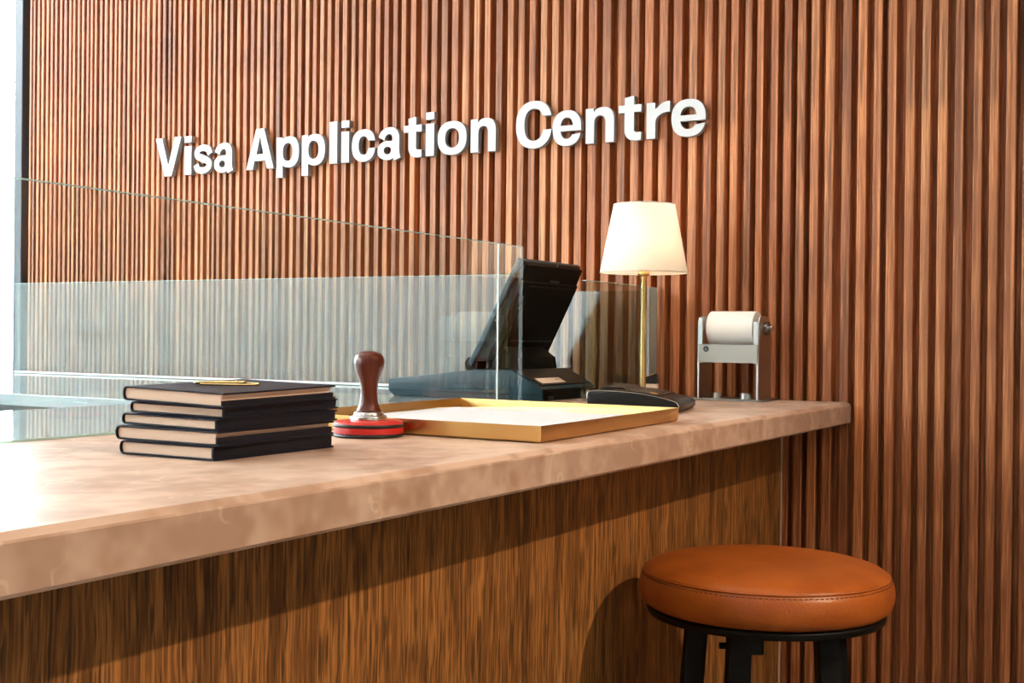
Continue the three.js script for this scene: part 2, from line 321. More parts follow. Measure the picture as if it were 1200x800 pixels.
// ---------------------------------------------------------------- glass screens
{
  const y = H + 0.0005;
  // counter screen, parallel to the counter edge
  const A = thing('glass_screen', 'tall clear glass screen standing along the counter behind the notebooks', 'glass screen', [-0.501, y, 0]);
  const tall = 0.281, zE = 0.390, zRod = 0.481, zNear = 2.5;
  part('pane', box(-0.004, 0.004, 0, tall, zE, zNear), M.glassScreen, A);
  part('support_rod', cyl(0.0015, 0.0015, tall, 20).translate(0.0062, 0, zRod), M.polished, A, 'slim polished metal rod');
  part('top_edge', box(-0.004, 0.004, tall + 0.0002, tall + 0.0012, zE, zNear), M.glassEdge, A);
  part('bottom_edge', box(0.0042, 0.006, 0, 0.0022, zE, zNear), M.glassEdge, A, 'greenish bottom edge');
  // lower screen along the slatted wall
  const B = thing('glass_screen', 'low wide glass screen along the foot of the slatted wall on the white worktop', 'glass screen', [0, y, 0.05]);
  part('pane', box(-2.335, -0.63, 0.007, 0.25, -0.004, 0.004), M.glassTint, B);
  part('top_edge', box(-2.335, -0.63, 0.2502, 0.2514, -0.004, 0.004), M.glassEdge, B);
  part('low_pane', box(-0.628, -0.415, 0.006, 0.213, -0.004, 0.004), M.glassTint, B);
  part('base_channel', box(-2.335, -0.415, 0, 0.0055, -0.006, 0.006, 0.002), M.white, B, 'white base channel');
  // short screen between the till and the lamp
  const C = thing('glass_screen', 'short glass screen behind the lamp stem ending at a bright metal post', 'glass screen', [-0.402, y, 0]);
  part('pane', box(-0.004, 0.004, 0.0005, 0.221, 0.052, 0.33), M.glassTint, C);
  part('top_edge', box(-0.004, 0.004, 0.2212, 0.2222, 0.052, 0.33), M.glassEdge, C);
  part('post', new RoundedBoxGeometry(0.010, 0.221, 0.010, 3, 0.0045).translate(0, 0.1112, 0.046), M.aluminium, C, 'bright metal end post');
  part('wall_fin', box(-0.004, 0.004, 0.0005, 0.221, 0.008, 0.040), M.frostFin, C, 'frosted end fin');
}

// ---------------------------------------------------------------- the sign
{
  const XH = 0.0735, CAP = 0.1005, ASC = 0.0995, DESC = 0.0245, S = 0.0198, TH = 0.0160, OV = 0.0012, DEPTH = 0.0138, ZF = 0.0145;
  const se = (cx, cy, rx, ry, a, n = 2.35) => { const c = Math.cos(a), s = Math.sin(a); return [cx + rx * Math.sign(c) * Math.abs(c) ** (2 / n), cy + ry * Math.sign(s) * Math.abs(s) ** (2 / n)]; };
  const arc = (cx, cy, rx, ry, a0, a1, n = 40, p = 2.35) => Array.from({ length: n + 1 }, (_, k) => se(cx, cy, rx, ry, a0 + ((a1 - a0) * k) / n, p));
  const rect = (x0, x1, y0, y1) => [[[x0, y0], [x1, y0], [x1, y1], [x0, y1]]];
  const stroke = (pts, widths, n = 48) => {
    const c = new THREE.CatmullRomCurve3(pts.map(([x, y]) => new THREE.Vector3(x, y, 0)), false, 'centripetal'), L = [], R = [];
    for (let k = 0; k <= n; k++) {
      const t = k / n, p = c.getPoint(t), d = c.getTangent(t), i = t * (widths.length - 1), i0 = Math.min(widths.length - 2, Math.floor(i)), w = (widths[i0] + (widths[i0 + 1] - widths[i0]) * (i - i0)) / 2;
      L.push([p.x - d.y * w, p.y + d.x * w]); R.push([p.x + d.y * w, p.y - d.x * w]);
    }
    return [...L, ...R.reverse()];
  };
  const open = (w, h, yt, yb, s, t, p) => {   // C and c: ring open to the right, terminals cut level
    const rx = w * 0.515, ry = h / 2 + OV, cy = h / 2, ix = rx - s, iy = ry - t;
    const ang = (r, y) => Math.asin(Math.sign(y - cy) * Math.min(1, Math.abs(y - cy) / r) ** (p / 2));
    const o = arc(rx, cy, rx, ry, ang(ry, yt), 2 * Math.PI + ang(ry, yb), 64, p), i = arc(rx, cy, ix, iy, 2 * Math.PI + ang(iy, yb), ang(iy, yt), 64, p);
    return [[...o, ...i]];
  };
  const G = {
    V: (w) => [[[[0, CAP], [0.0235, CAP], [w / 2, 0.027], [w - 0.0235, CAP], [w, CAP], [w / 2 + 0.0122, 0], [w / 2 - 0.0122, 0]]]],
    A: (w) => [[[[0, 0], [0.0215, 0], [0.0275, 0.021], [w - 0.0275, 0.021], [w - 0.0215, 0], [w, 0], [w / 2 + 0.0125, CAP], [w / 2 - 0.0125, CAP]], [[0.0335, 0.037], [w - 0.0335, 0.037], [w / 2, 0.081]]]],
    l: (w) => [rect(0, w, 0, ASC)],
    i: (w) => [rect(0, w, 0, XH), rect(0, w, ASC - 0.0165, ASC)],
    o: (w) => [[arc(w / 2, XH / 2, w / 2, XH / 2 + OV, 0, 2 * Math.PI, 63), arc(w / 2, XH / 2, w / 2 - S, XH / 2 + OV - TH, 0, 2 * Math.PI, 63)]],
    c: (w) => [open(w, XH, XH * 0.645, XH * 0.40, S, TH, 2.35)],
    C: (w) => [open(w, CAP, CAP * 0.675, CAP * 0.375, S * 1.05, TH * 1.05, 2.3)],
    e: (w) => {
      const rx = w / 2, ry = XH / 2 + OV, cy = XH / 2, ix = rx - S * 0.98, iy = ry - TH * 0.95, bt = XH * 0.575, bb = XH * 0.415, yt = XH * 0.33, p = 2.35;
      const ang = (r, y) => Math.asin(Math.sign(y - cy) * Math.min(1, Math.abs(y - cy) / r) ** (p / 2));
      const o = arc(rx, cy, rx, ry, ang(ry, bb), 2 * Math.PI + ang(ry, yt), 64, p), i = arc(rx, cy, ix, iy, 2 * Math.PI + ang(iy, yt - 0.002), Math.PI - ang(iy, bb), 40, p);
      const hole = arc(rx, cy, ix, iy, ang(iy, bt), Math.PI - ang(iy, bt), 30, p);
      return [[[...o, ...i], hole]];
    },
    n: (w) => [[[[0, 0], [0, XH], [S * 0.95, XH], [S * 0.95, XH * 0.86], ...arc((S * 0.7 + w) / 2, XH * 0.6, (w - S * 0.7) / 2, XH * 0.4 + OV, Math.PI * 0.78, 0, 30, 2.4), [w, 0], [w - S, 0], ...arc(w / 2, XH * 0.57, (w - 2 * S) / 2, XH * 0.43 - TH, 0, Math.PI, 24, 2.3), [S, 0]]]],
    p: (w) => [[[[0, -DESC], [0, XH], [S * 0.95, XH], [S * 0.95, XH * 0.89], ...arc((S * 0.4 + w) / 2, XH / 2, (w - S * 0.4) / 2, XH / 2 + OV, Math.PI * 0.72, -Math.PI * 0.74, 60), [S, XH * 0.1], [S, -DESC]], arc((S + w - S) / 2, XH / 2, (w - 2 * S) / 2, XH / 2 + OV - TH, 0, 2 * Math.PI, 63)]],
    t: (w) => [[[[w * 0.27, 0.089], [w * 0.69, 0.092], [w * 0.69, XH], [w, XH], [w, XH - 0.0155], [w * 0.69, XH - 0.0155], [w * 0.69, 0.021], [w * 0.72, 0.0175], [w * 0.8, 0.0162], [w, 0.0165], [w, 0.0005], [w * 0.8, -0.001], [w * 0.55, 0], [w * 0.37, 0.006], [w * 0.28, 0.016], [w * 0.27, 0.026], [w * 0.27, XH - 0.0155], [0, XH - 0.0155], [0, XH], [w * 0.27, XH]]]],
    r: (w) => [[[[0, 0], [0, XH], [S * 0.96, XH], [S * 0.96, XH * 0.83], ...arc(w * 1.0, XH * 0.6, w - S * 0.9, XH * 0.4 + OV, Math.PI * 0.80, Math.PI * 0.5, 16, 2.2), [w, XH - 0.0205], ...arc(w * 1.0, XH * 0.42, w - S, XH * 0.58 - 0.0205, Math.PI * 0.5, Math.PI, 16, 2.3), [S, 0]]]],
    s: (w) => [[stroke([[0.865, 0.665], [0.80, 0.80], [0.62, 0.885], [0.40, 0.885], [0.21, 0.80], [0.19, 0.67], [0.34, 0.565], [0.62, 0.48], [0.80, 0.385], [0.82, 0.25], [0.66, 0.135], [0.42, 0.105], [0.22, 0.17], [0.14, 0.325]].map(([x, y]) => [x * w, y * XH]), [0.0178, 0.0172, 0.0155, 0.0168, 0.0182, 0.0182, 0.0172, 0.0155, 0.0172, 0.0178])]],
    a: (w) => [[stroke([[0.165, 0.66], [0.24, 0.80], [0.44, 0.895], [0.64, 0.875], [0.76, 0.75], [0.775, 0.55], [0.775, 0.30], [0.79, 0.14], [0.85, -0.01]].map(([x, y]) => [x * w, y * XH]), [0.0182, 0.0172, 0.0155, 0.0168, 0.0195, 0.0198, 0.0198, 0.0198, 0.0195])],
      [arc(w * 0.41, XH * 0.275, w * 0.41, XH * 0.295, 0, 2 * Math.PI, 47, 2.2), arc(w * 0.42, XH * 0.275, w * 0.155, XH * 0.125, 0, 2 * Math.PI, 31, 2.1)], rect(w * 0.34, w * 0.72, XH * 0.43, XH * 0.575)],
  };
  const text = [['V', 182.3, 212.3], ['i', 216.2, 224.3], ['s', 226.7, 249], ['a', 251, 273.5], ['A', 288.7, 320.8], ['p', 324.2, 350.3], ['p', 353.8, 380.8], ['l', 386.2, 395], ['i', 400, 409], ['c', 412.5, 439], ['a', 442.5, 470], ['t', 473, 494], ['i', 499, 508.7], ['o', 513, 546.7], ['n', 551.7, 581], ['C', 604.7, 645.5], ['e', 647.6, 681], ['n', 686.4, 719.6], ['t', 724.7, 751.3], ['r', 757.7, 785], ['e', 786.8, 827]];
  const base = H + 0.5268;
  const sign = thing('wall_sign', 'white raised lettering reading Visa Application Centre on the slatted wall', 'sign', [0, base, 0]);
  for (const [ch, a, b] of text) {
    const py = 181 - 0.0775 * ((a + b) / 2 - 194), x0 = at(a, py, 'z', ZF).x, x1 = at(b, py, 'z', ZF).x;
    const shapes = G[ch](x1 - x0).map(([o, ...holes]) => shape(o, holes));
    const faces = [], sides = [];   // where strokes of one letter overlap, each lies a hair deeper than the last
    shapes.forEach((sh, k) => {
      const e = new THREE.ExtrudeGeometry(sh, { depth: DEPTH - k * 0.0002, bevelEnabled: false, curveSegments: 1 });
      e.groups.forEach((gr) => { const p = new THREE.BufferGeometry(); for (const n of ['position', 'normal', 'uv']) { const a = e.attributes[n]; p.setAttribute(n, new THREE.BufferAttribute(a.array.slice(gr.start * a.itemSize, (gr.start + gr.count) * a.itemSize), a.itemSize)); } (gr.materialIndex ? sides : faces).push(p); });
    });
    const g = mergeGeometries([mergeGeometries(faces), mergeGeometries(sides)], true);
    part('letter', g.translate(x0, 0, ZF - DEPTH), [M.letterFace, M.letterSide], sign, 'white letter ' + ch + ' with dark sides');
  }
}

// ---------------------------------------------------------------- notebooks and clip
function notebook(label, w, d, t, x, y, z, turn, tilt, lean, flap, cover = 0.0017) {
  // x: fore-edge corner nearest the customer, z: the head facing the room; spine along -x
  const n = thing('notebook', label, 'notebook', [x, y, z], turn, 'notebooks stacked on the counter');
  const r = t / 2, c = cover, pts = [];
  const out = [[0, 0], [-w + r, 0], ...Array.from({ length: 9 }, (_, k) => { const a = -Math.PI / 2 - (Math.PI * k) / 8; return [-w + r + r * 0.7 * Math.cos(a), r + r * Math.sin(a)]; }), [-w + r, t], [0, t], [0, t - c], [-w + r, t - c], ...Array.from({ length: 9 }, (_, k) => { const a = Math.PI / 2 + (Math.PI * k) / 8; return [-w + r + (r * 0.7 - c) * Math.cos(a), r + (r - c) * Math.sin(a)]; }), [-w + r, c], [0, c]];
  part('cover', extrude(shape(out), d, 0.0004).translate(0, 0, -d), M.cover, n);
  const pg = [[-0.0047, c + 0.0001], [-w + r, c + 0.0001], ...Array.from({ length: 7 }, (_, k) => { const a = -Math.PI / 2 - (Math.PI * k) / 6; return [-w + r + (r * 0.7 - c - 0.0002) * Math.cos(a), r + (r - c - 0.0001) * Math.sin(a)]; }), [-w + r, t - c - 0.0001], [-0.0047, t - c - 0.0001], [-0.0062, r]];
  part('page_block', extrude(shape(pg), d - 0.005).translate(0, 0, -d + 0.0025), M.pages, n);
  if (flap) part('flap', box(-0.0046, -0.0022, c, c + (t - 2 * c) * flap, -d + 0.001, -0.001), M.cover, n);
  n.rotation.order = 'YXZ'; n.rotation.x = tilt; n.rotation.z = lean;
  return n;
}
{
  const y0 = H + 0.0006, e = 0.0003;
  const list = [
    ['dark navy notebook at the bottom of the stack, lying on the stone', 0.126, 0.178, 0.0132, -0.189, 1.500, 0.010, 0, 0, 1],
    ['thick dark navy notebook second from the bottom of the stack', 0.134, 0.176, 0.0136, -0.184, 1.500, 0.03, 0.003, -0.006, 0.6],
    ['thin dark navy notebook in the middle of the stack, jutting out past the others', 0.130, 0.174, 0.0108, -0.187, 1.4985, -0.015, 0.007, -0.012, 1],
    ['dark navy notebook second from the top of the stack, set back', 0.122, 0.176, 0.0104, -0.184, 1.492, 0.035, 0.011, -0.019, 1],
    ['dark navy notebook on top of the stack with a gold paper clip on it', 0.132, 0.168, 0.0138, -0.178, 1.500, 0.02, 0.015, -0.026, 0.45],
  ];
  let y = y0, top;
  for (const [label, w, d, t, x, z, a, tilt, lean, flap] of list) { top = notebook(label, w, d, t, x, y, z, a, tilt, lean, flap); y += t + e; }
  const pts = [[-0.034, 0.0, 0.003], [0.018, 0.0, 0.0042], [0.0265, 0, 0.0018], [0.0265, 0, -0.0018], [0.018, 0, -0.0042], [-0.030, 0.0002, -0.0048], [-0.0385, 0.0004, -0.002], [-0.0385, 0.0012, 0.0012], [-0.030, 0.0019, 0.0022], [0.008, 0.0019, 0.0022], [0.0135, 0.0019, 0.0], [0.010, 0.0019, -0.0018], [-0.018, 0.0018, -0.0016]];
  const cm = part('paper_clip', tube(pts.map(([a, b, c]) => [a * 0.95, b, c * 2.4]), 0.0011, 120, false, 8), M.goldWire, scene);
  top.updateMatrixWorld(true);
  cm.position.copy(top.localToWorld(new THREE.Vector3(-0.068, 0.0138 + 0.0012, -0.088))); cm.quaternion.copy(top.quaternion); cm.rotateY(0.72);
  tag(cm, 'gold wire paper clip lying on the top notebook', 'paper clip');
}

// ---------------------------------------------------------------- rubber stamp
{
  const s = thing('rubber_stamp', 'round rubber stamp with turned wooden handle and red base', 'stamp', [-0.249, H + 0.0005, 1.184]);
  part('rubber_pad', lathe([[0, 0], [0.0395, 0], [0.041, 0.001], [0.041, 0.004], [0, 0.004]]), M.black, s, 'black rubber foot');
  part('red_body', lathe([[0.0405, 0.004], [0.0408, 0.0045], [0.0408, 0.0108], [0.0405, 0.0112], [0, 0.0112]]), M.red, s);
  part('black_band', lathe([[0.0405, 0.0112], [0.0418, 0.0116], [0.042, 0.0140], [0.0412, 0.0150], [0, 0.0150]]), M.black, s);
  part('red_cap', lathe([[0.0408, 0.0150], [0.0400, 0.0166], [0.0370, 0.0178], [0.024, 0.0186], [0, 0.0188]]), M.red, s);
  part('ferrule', lathe([[0.0212, 0.0186], [0.0215, 0.0195], [0.0215, 0.0228], [0.0205, 0.0240], [0.0178, 0.0244], [0.0178, 0.0252], [0.0172, 0.0278], [0.0150, 0.0288], [0, 0.0288]]), M.chrome, s, 'shiny metal collar');
  const prof = [[0.0, 0.0288], [0.0146, 0.0288], [0.0144, 0.0302], [0.0128, 0.0335], [0.0112, 0.038], [0.0102, 0.044], [0.0098, 0.051], [0.0102, 0.058], [0.0115, 0.065], [0.0138, 0.0715], [0.0162, 0.0775], [0.0176, 0.083], [0.0178, 0.0875], [0.0168, 0.092], [0.0142, 0.0957], [0.0098, 0.0981], [0.005, 0.0991], [0, 0.0993]];
  const c = new THREE.SplineCurve(prof.map(([x, y]) => new THREE.Vector2(x, y)));
  part('handle', new THREE.LatheGeometry(c.getPoints(90).map((p) => new THREE.Vector2(Math.max(0, p.x), p.y)), 64), M.handle, s, 'glossy reddish brown wooden handle');
}

// ---------------------------------------------------------------- brass tray and papers
{
  const c = [[-0.036, 1.152], [-0.055, 0.712], [-0.438, 0.69], [-0.424, 1.138]];   // rim corners, x and z
  const cx = c.reduce((a, p) => a + p[0], 0) / 4, cz = c.reduce((a, p) => a + p[1], 0) / 4;
  const t = thing('paper_tray', 'shallow brass tray holding a pile of white papers', 'tray', [cx, H + 0.0006, cz]);
  const ring = (inset, y) => c.map(([x, z]) => { const dx = x - cx, dz = z - cz; return [dx - Math.sign(dx) * inset, y, dz - Math.sign(dz) * inset]; });
  const pos = [], band = (a, b) => { for (let k = 0; k < 4; k++) { const n = (k + 1) % 4; pos.push(...a[k], ...a[n], ...b[n], ...a[k], ...b[n], ...b[k]); } }, cap = (a, up) => { const [p, q, r, s] = a; pos.push(...(up ? [...p, ...q, ...r, ...p, ...r, ...s] : [...p, ...r, ...q, ...p, ...s, ...r])); };
  // outside: base, a rounded foot, the wall; then the lip and the inside
  const rings = [ring(0.0055, 0), ring(0.0028, 0.0006), ring(0.0014, 0.0022), ring(0.0009, 0.005), ring(0, 0.019), ring(0.0016, 0.019), ring(0.0026, 0.005), ring(0.0045, 0.0022), ring(0.008, 0.0016)];
  cap(rings[0], false); for (let k = 0; k < rings.length - 1; k++) band(rings[k], rings[k + 1]); cap(rings[8], true);
  const g = new THREE.BufferGeometry(); g.setAttribute('position', new THREE.Float32BufferAttribute(pos, 3)); g.computeVertexNormals();
  const uvg = boxUV(g);
  part('tray_body', toCreasedNormals(uvg, 0.5), M.brass, t);
  // loose sheets, each gently waved
  const sheetsAt = [[0, 0.002, 0.05], [0.006, -0.004, -0.05], [-0.004, 0.004, 0.06], [0.003, -0.006, -0.02], [0.014, 0.002, -0.055], [-0.024, 0.004, 0.04]];
  sheetsAt.forEach(([dx, dz, turn], k) => {
    const W = 0.305, D = 0.365, n = 22, f = new THREE.PlaneGeometry(W, D, n, n).rotateX(-Math.PI / 2), p = f.attributes.position;
    for (let i = 0; i < p.count; i++) {
      const x = p.getX(i) / W, z = p.getZ(i) / D, ez = Math.max(0, -z - 0.30) / 0.2;
      p.setY(i, 0.0006 + 0.0002 * Math.sin(9 * x + 5 * z) + (k > 2 ? 0.0008 * (k - 2) * ez * ez * (0.6 + 0.4 * Math.sin(14 * x)) : 0));
    }
    f.computeVertexNormals();
    const b = f.clone(), bp = b.attributes.position; for (let i = 0; i < bp.count; i++) bp.setY(i, bp.getY(i) - 0.00025);
    const idx = b.index.array; for (let i = 0; i < idx.length; i += 3) { const q = idx[i]; idx[i] = idx[i + 1]; idx[i + 1] = q; }
    b.computeVertexNormals();
    const m = part('paper_sheet', merge([f, b]), k === 4 || k === 2 ? M.print : M.paper, scene);
    m.position.set(cx + dx, H + 0.0026 + k * 0.0007 + Math.max(0, k - 3) * 0.0005, cz + dz + 0.010); m.rotation.y = turn + 0.03;
    tag(m, k === 5 ? 'blank white sheet on top of the pile in the brass tray' : k === 4 ? 'printed sheet lying just under the top sheet in the brass tray' : 'white paper sheet low in the loose pile in the brass tray', 'paper', 'papers in the brass tray');
  });
}

// ---------------------------------------------------------------- till
{
  const z1 = 0.458, z0 = 0.245, p = thing('till', 'black tilting touchscreen till seen from behind with a printed receipt slip', 'till', [-0.0263, H + 0.0006, -0.0993]);
  p.scale.setScalar(1.0423);
  const side = [[-0.744, 0.004], [-0.748, 0.010], [-0.748, 0.029], [-0.744, 0.0315], [-0.625, 0.0445], [-0.557, 0.0525], [-0.481, 0.0530], [-0.421, 0.0235], [-0.418, 0.0195], [-0.418, 0.002], [-0.422, 0.0], [-0.735, 0.0], [-0.738, 0.004]];
  part('base', toCreasedNormals(extrude(shape(side), z1 - z0, 0.002, 2).translate(0, 0, z0), 0.6), M.posShell, p);
  part('side_seam', box(-0.742, -0.425, 0.0098, 0.0106, z1 - 0.0006, z1 + 0.0004), M.posDark, p);
  part('end_face', box(-0.4182, -0.4170, 0.0012, 0.0190, z0 + 0.003, z1 - 0.003), M.posDark, p);
  part('printer_lip', box(-0.4195, -0.4155, 0.0165, 0.0205, z0 + 0.006, z1 - 0.004, 0.001), M.posDark, p);
  for (const z of [z0 + 0.02, z1 - 0.03]) part('foot', box(-0.4185, -0.4155, 0.0, 0.008, z - 0.01, z + 0.01, 0.001), M.black, p);
  // printer cover on the sloping end, with the slip
  const n = new THREE.Vector3(0.0295, 0.06, 0).normalize(), ang = -Math.atan2(0.0295, 0.06);
  const cov = part('printer_cover', new RoundedBoxGeometry(0.058, 0.003, z1 - z0 - 0.018, 2, 0.0012), M.readerTop, p);
  cov.position.set(-0.451 + n.x * 0.001, 0.0383 + n.y * 0.001, (z0 + z1) / 2 - 0.002); cov.rotation.z = ang;
  const slip = part('receipt_slip', boxUV(new THREE.BoxGeometry(0.018, 0.0006, 0.088)), M.ticket, p, 'pale printed receipt slip');
  slip.position.set(-0.4375 + n.x * 0.0032, 0.0316 + n.y * 0.0032, 0.392); slip.rotation.z = ang;
  const hole = part('slip_print', new THREE.BoxGeometry(0.002, 0.0003, 0.016), M.black, p);
  hole.position.set(-0.4395 + n.x * 0.0037, 0.0326 + n.y * 0.0037, 0.365); hole.rotation.z = ang;
  part('side_slot', box(-0.4172, -0.4162, 0.004, 0.0145, z0 + 0.03, z0 + 0.042), M.ticket, p, 'pale paper end in the slot');
  // display: hinge at the lower left, leaning over to the right
  const lo = new THREE.Vector2(-0.577, 0.062), hi = new THREE.Vector2(-0.474, 0.2535), len = lo.distanceTo(hi), tilt = Math.atan2(hi.y - lo.y, hi.x - lo.x);
  const D = new THREE.Group(); D.name = 'display'; D.position.set(lo.x, lo.y, 0); D.rotation.z = tilt; p.add(D);   // local x runs up the panel, -y is the back
  const zf = 0.452, zb = 0.222;
  part('screen_frame', new RoundedBoxGeometry(len, 0.012, zf - zb, 3, 0.003).translate(len / 2, -0.006, (zf + zb) / 2), M.posShell, D);
  part('screen', box(0.008, len - 0.008, 0.0002, 0.0012, zb + 0.008, zf - 0.008), M.screen, D);
  part('rear_cover', extrude(shape([[0.012, -0.0118], [len - 0.002, -0.0118], [len - 0.004, -0.021], [len - 0.034, -0.0235], [len - 0.036, -0.027], [0.05, -0.031], [0.02, -0.026]]), zf - zb - 0.012, 0.002, 2).translate(0, 0, zb + 0.006), M.posDark, D);
  part('rear_panel', extrude(shape([[0.030, -0.0300], [len - 0.040, -0.0264], [len - 0.043, -0.0292], [0.034, -0.0330]]), zf - zb - 0.045, 0.001, 1).translate(0, 0, zb + 0.010), M.posDark, D);
  part('panel_groove', box(0.064, 0.066, -0.0334, -0.0318, zb + 0.02, zf - 0.05), M.black, D);
  part('camera_screw', cyl(0.002, 0.002, 0.003, 16).rotateX(0).rotateZ(-Math.PI / 2).translate(len - 0.003, -0.0165, (zf + zb) / 2 - 0.01), M.darkSteel, D);
  part('latch', box(len - 0.0335, len - 0.0295, -0.0262, -0.0228, (zf + zb) / 2 - 0.03, (zf + zb) / 2 + 0.006, 0.001), M.black, D);
  // hinge and stand
  part('hinge', new THREE.CylinderGeometry(0.0135, 0.0135, 0.205, 32).rotateX(Math.PI / 2).translate(-0.571, 0.0615, 0.345), M.posDark, p);
  part('stand', extrude(shape([[-0.572, 0.052], [-0.49, 0.052], [-0.494, 0.074], [-0.530, 0.098], [-0.556, 0.088]]), 0.15, 0.003, 2).translate(0, 0, 0.265), M.posDark, p);
}

// ---------------------------------------------------------------- card terminal
{
  const N = [-0.120, 0.553], ang = Math.atan2(0.053, 0.21);   // near right corner of the foot
  const r = thing('card_terminal', 'low black payment card terminal between the brass tray and the lamp', 'card terminal', [N[0], H + 0.0006, N[1]], 0);
  r.rotation.y = ang;   // local -x runs along the near side, -z away from the tray
  const w = 0.148, d = 0.185;
  const prof = [[-w, 0.002], [-w, 0.0285], [-w + 0.004, 0.0315], [-w * 0.72, 0.0325], [-w * 0.4, 0.0290], [-0.012, 0.0195], [-0.004, 0.0160], [0, 0.0115], [0, 0.005], [-0.004, 0.0], [-w + 0.003, 0.0]];
  part('shell', toCreasedNormals(extrude(shape(prof), d, 0.003, 3).translate(0, 0, -d), 0.7), M.readerShell, r);
  const top = [[-w + 0.012, 0.0322], [-w * 0.72, 0.0330], [-w * 0.4, 0.0297], [-0.034, 0.0249], [-0.034, 0.0262], [-w * 0.4, 0.0312], [-w * 0.72, 0.0348], [-w + 0.012, 0.0336]];
  part('keypad_plate', extrude(shape(top), d - 0.03, 0.0004).translate(0, 0, -d + 0.013), M.readerTop, r);
  for (let i = 0; i < 4; i++) for (let j = 0; j < 3; j++) {
    const x = -0.048 - i * 0.017, z = -0.045 - j * 0.036, k = part('key', new RoundedBoxGeometry(0.012, 0.003, 0.026, 2, 0.001), i === 0 && j === 0 ? M.brass : M.black, r, i === 0 && j === 0 ? 'amber key' : undefined);
    k.position.set(x, 0.0282 + i * 0.0021, z); k.rotation.z = -0.16;
  }
  part('rear_hood', extrude(shape([[-w + 0.01, 0.0325], [-w + 0.022, 0.0385], [-w + 0.052, 0.0375], [-w + 0.06, 0.0330]]), d - 0.05, 0.001, 1).translate(0, 0, -d + 0.022), M.readerTop, r);
  part('side_trim', tube([[-w + 0.0004, 0.003, 0.0006], [-w + 0.0004, 0.027, 0.0006], [-w + 0.004, 0.0318, 0.0006], [-w * 0.72, 0.0328, 0.0006], [-w * 0.4, 0.0293, 0.0006], [-0.012, 0.0198, 0.0006], [-0.004, 0.0160, 0.0006], [-0.0005, 0.010, 0.0006]], 0.0005, 60, false, 6), M.steel, r, 'thin bright side trim');
}

// ---------------------------------------------------------------- table lamp
{
  const x = -0.3465, z = 0.190, L = thing('table_lamp', 'small brass table lamp with lit cream tapered shade', 'lamp', [x, H + 0.0006, z]);
  part('base', lathe([[0, 0], [0.045, 0], [0.0455, 0.002], [0.045, 0.008], [0.041, 0.010], [0.012, 0.013], [0.009, 0.018], [0, 0.018]]), M.stemBrass, L);
  part('stem', lathe([[0.0063, 0.015], [0.0063, 0.236], [0.0, 0.236]], 32), M.stemBrass, L);
  part('cap', lathe([[0.0063, 0.2345], [0.0100, 0.2355], [0.0112, 0.238], [0.0112, 0.2435], [0.006, 0.2445], [0, 0.2445]], 32), M.stemBrass, L);
  part('socket', cyl(0.010, 0.010, 0.035).translate(0, 0.2445, 0), M.white, L);
  part('bulb', new THREE.SphereGeometry(0.018, 24, 16).translate(0, 0.300, 0), M.bulb, L);
  const r0 = 0.0835, r1 = 0.0585, y0 = 0.2415, y1 = 0.3705;
  const sh = part('shade', new THREE.CylinderGeometry(r1, r0, y1 - y0, 72, 1, true).translate(0, (y0 + y1) / 2, 0), M.shade, L, 'lit cream fabric shade');
  part('hem', new THREE.TorusGeometry(r0, 0.0011, 8, 72).rotateX(Math.PI / 2).translate(0, y0, 0), M.shade, sh);
  part('hem', new THREE.TorusGeometry(r1, 0.0011, 8, 72).rotateX(Math.PI / 2).translate(0, y1, 0), M.shade, sh);
  const arms = [0, 1, 2].map((k) => { const a = k * 2.094; return tube([[0.008 * Math.cos(a), 0.276, 0.008 * Math.sin(a)], [0.04 * Math.cos(a), 0.300, 0.04 * Math.sin(a)], [0.064 * Math.cos(a), 0.338, 0.064 * Math.sin(a)]], 0.0011, 16, false, 6); });
  for (const g of arms) part('shade_arm', g, M.stemBrass, L);
  const l = new THREE.PointLight(rgb(1.0, 0.78, 0.54), 0.032); l.position.set(x, H + 0.3006, z); l.shadow.radius = 1; l.name = 'bulb_glow'; scene.add(l);

  // the small black wedge beside the stem
  const s = at(763.5, 453, 'z', 0.105);
  const b = thing('desk_clip', 'small black wedge with brass edge on a pale block beside the lamp stem', 'clip', [s.x, H + 0.0006, 0.105], 0.25);
  part('pale_block', new RoundedBoxGeometry(0.026, 0.027, 0.02, 2, 0.002).translate(0, 0.0137, 0), M.ticket, b);
  part('wedge', extrude(shape([[-0.013, 0.0275], [0.014, 0.0275], [0.010, 0.0475], [-0.013, 0.0385]]), 0.022, 0.0008).translate(0, 0, -0.011), M.black, b);
  part('brass_edge', extrude(shape([[-0.013, 0.0387], [0.010, 0.0477], [0.010, 0.0492], [-0.013, 0.0402]]), 0.022).translate(0, 0, -0.011), M.stemBrass, b);
}

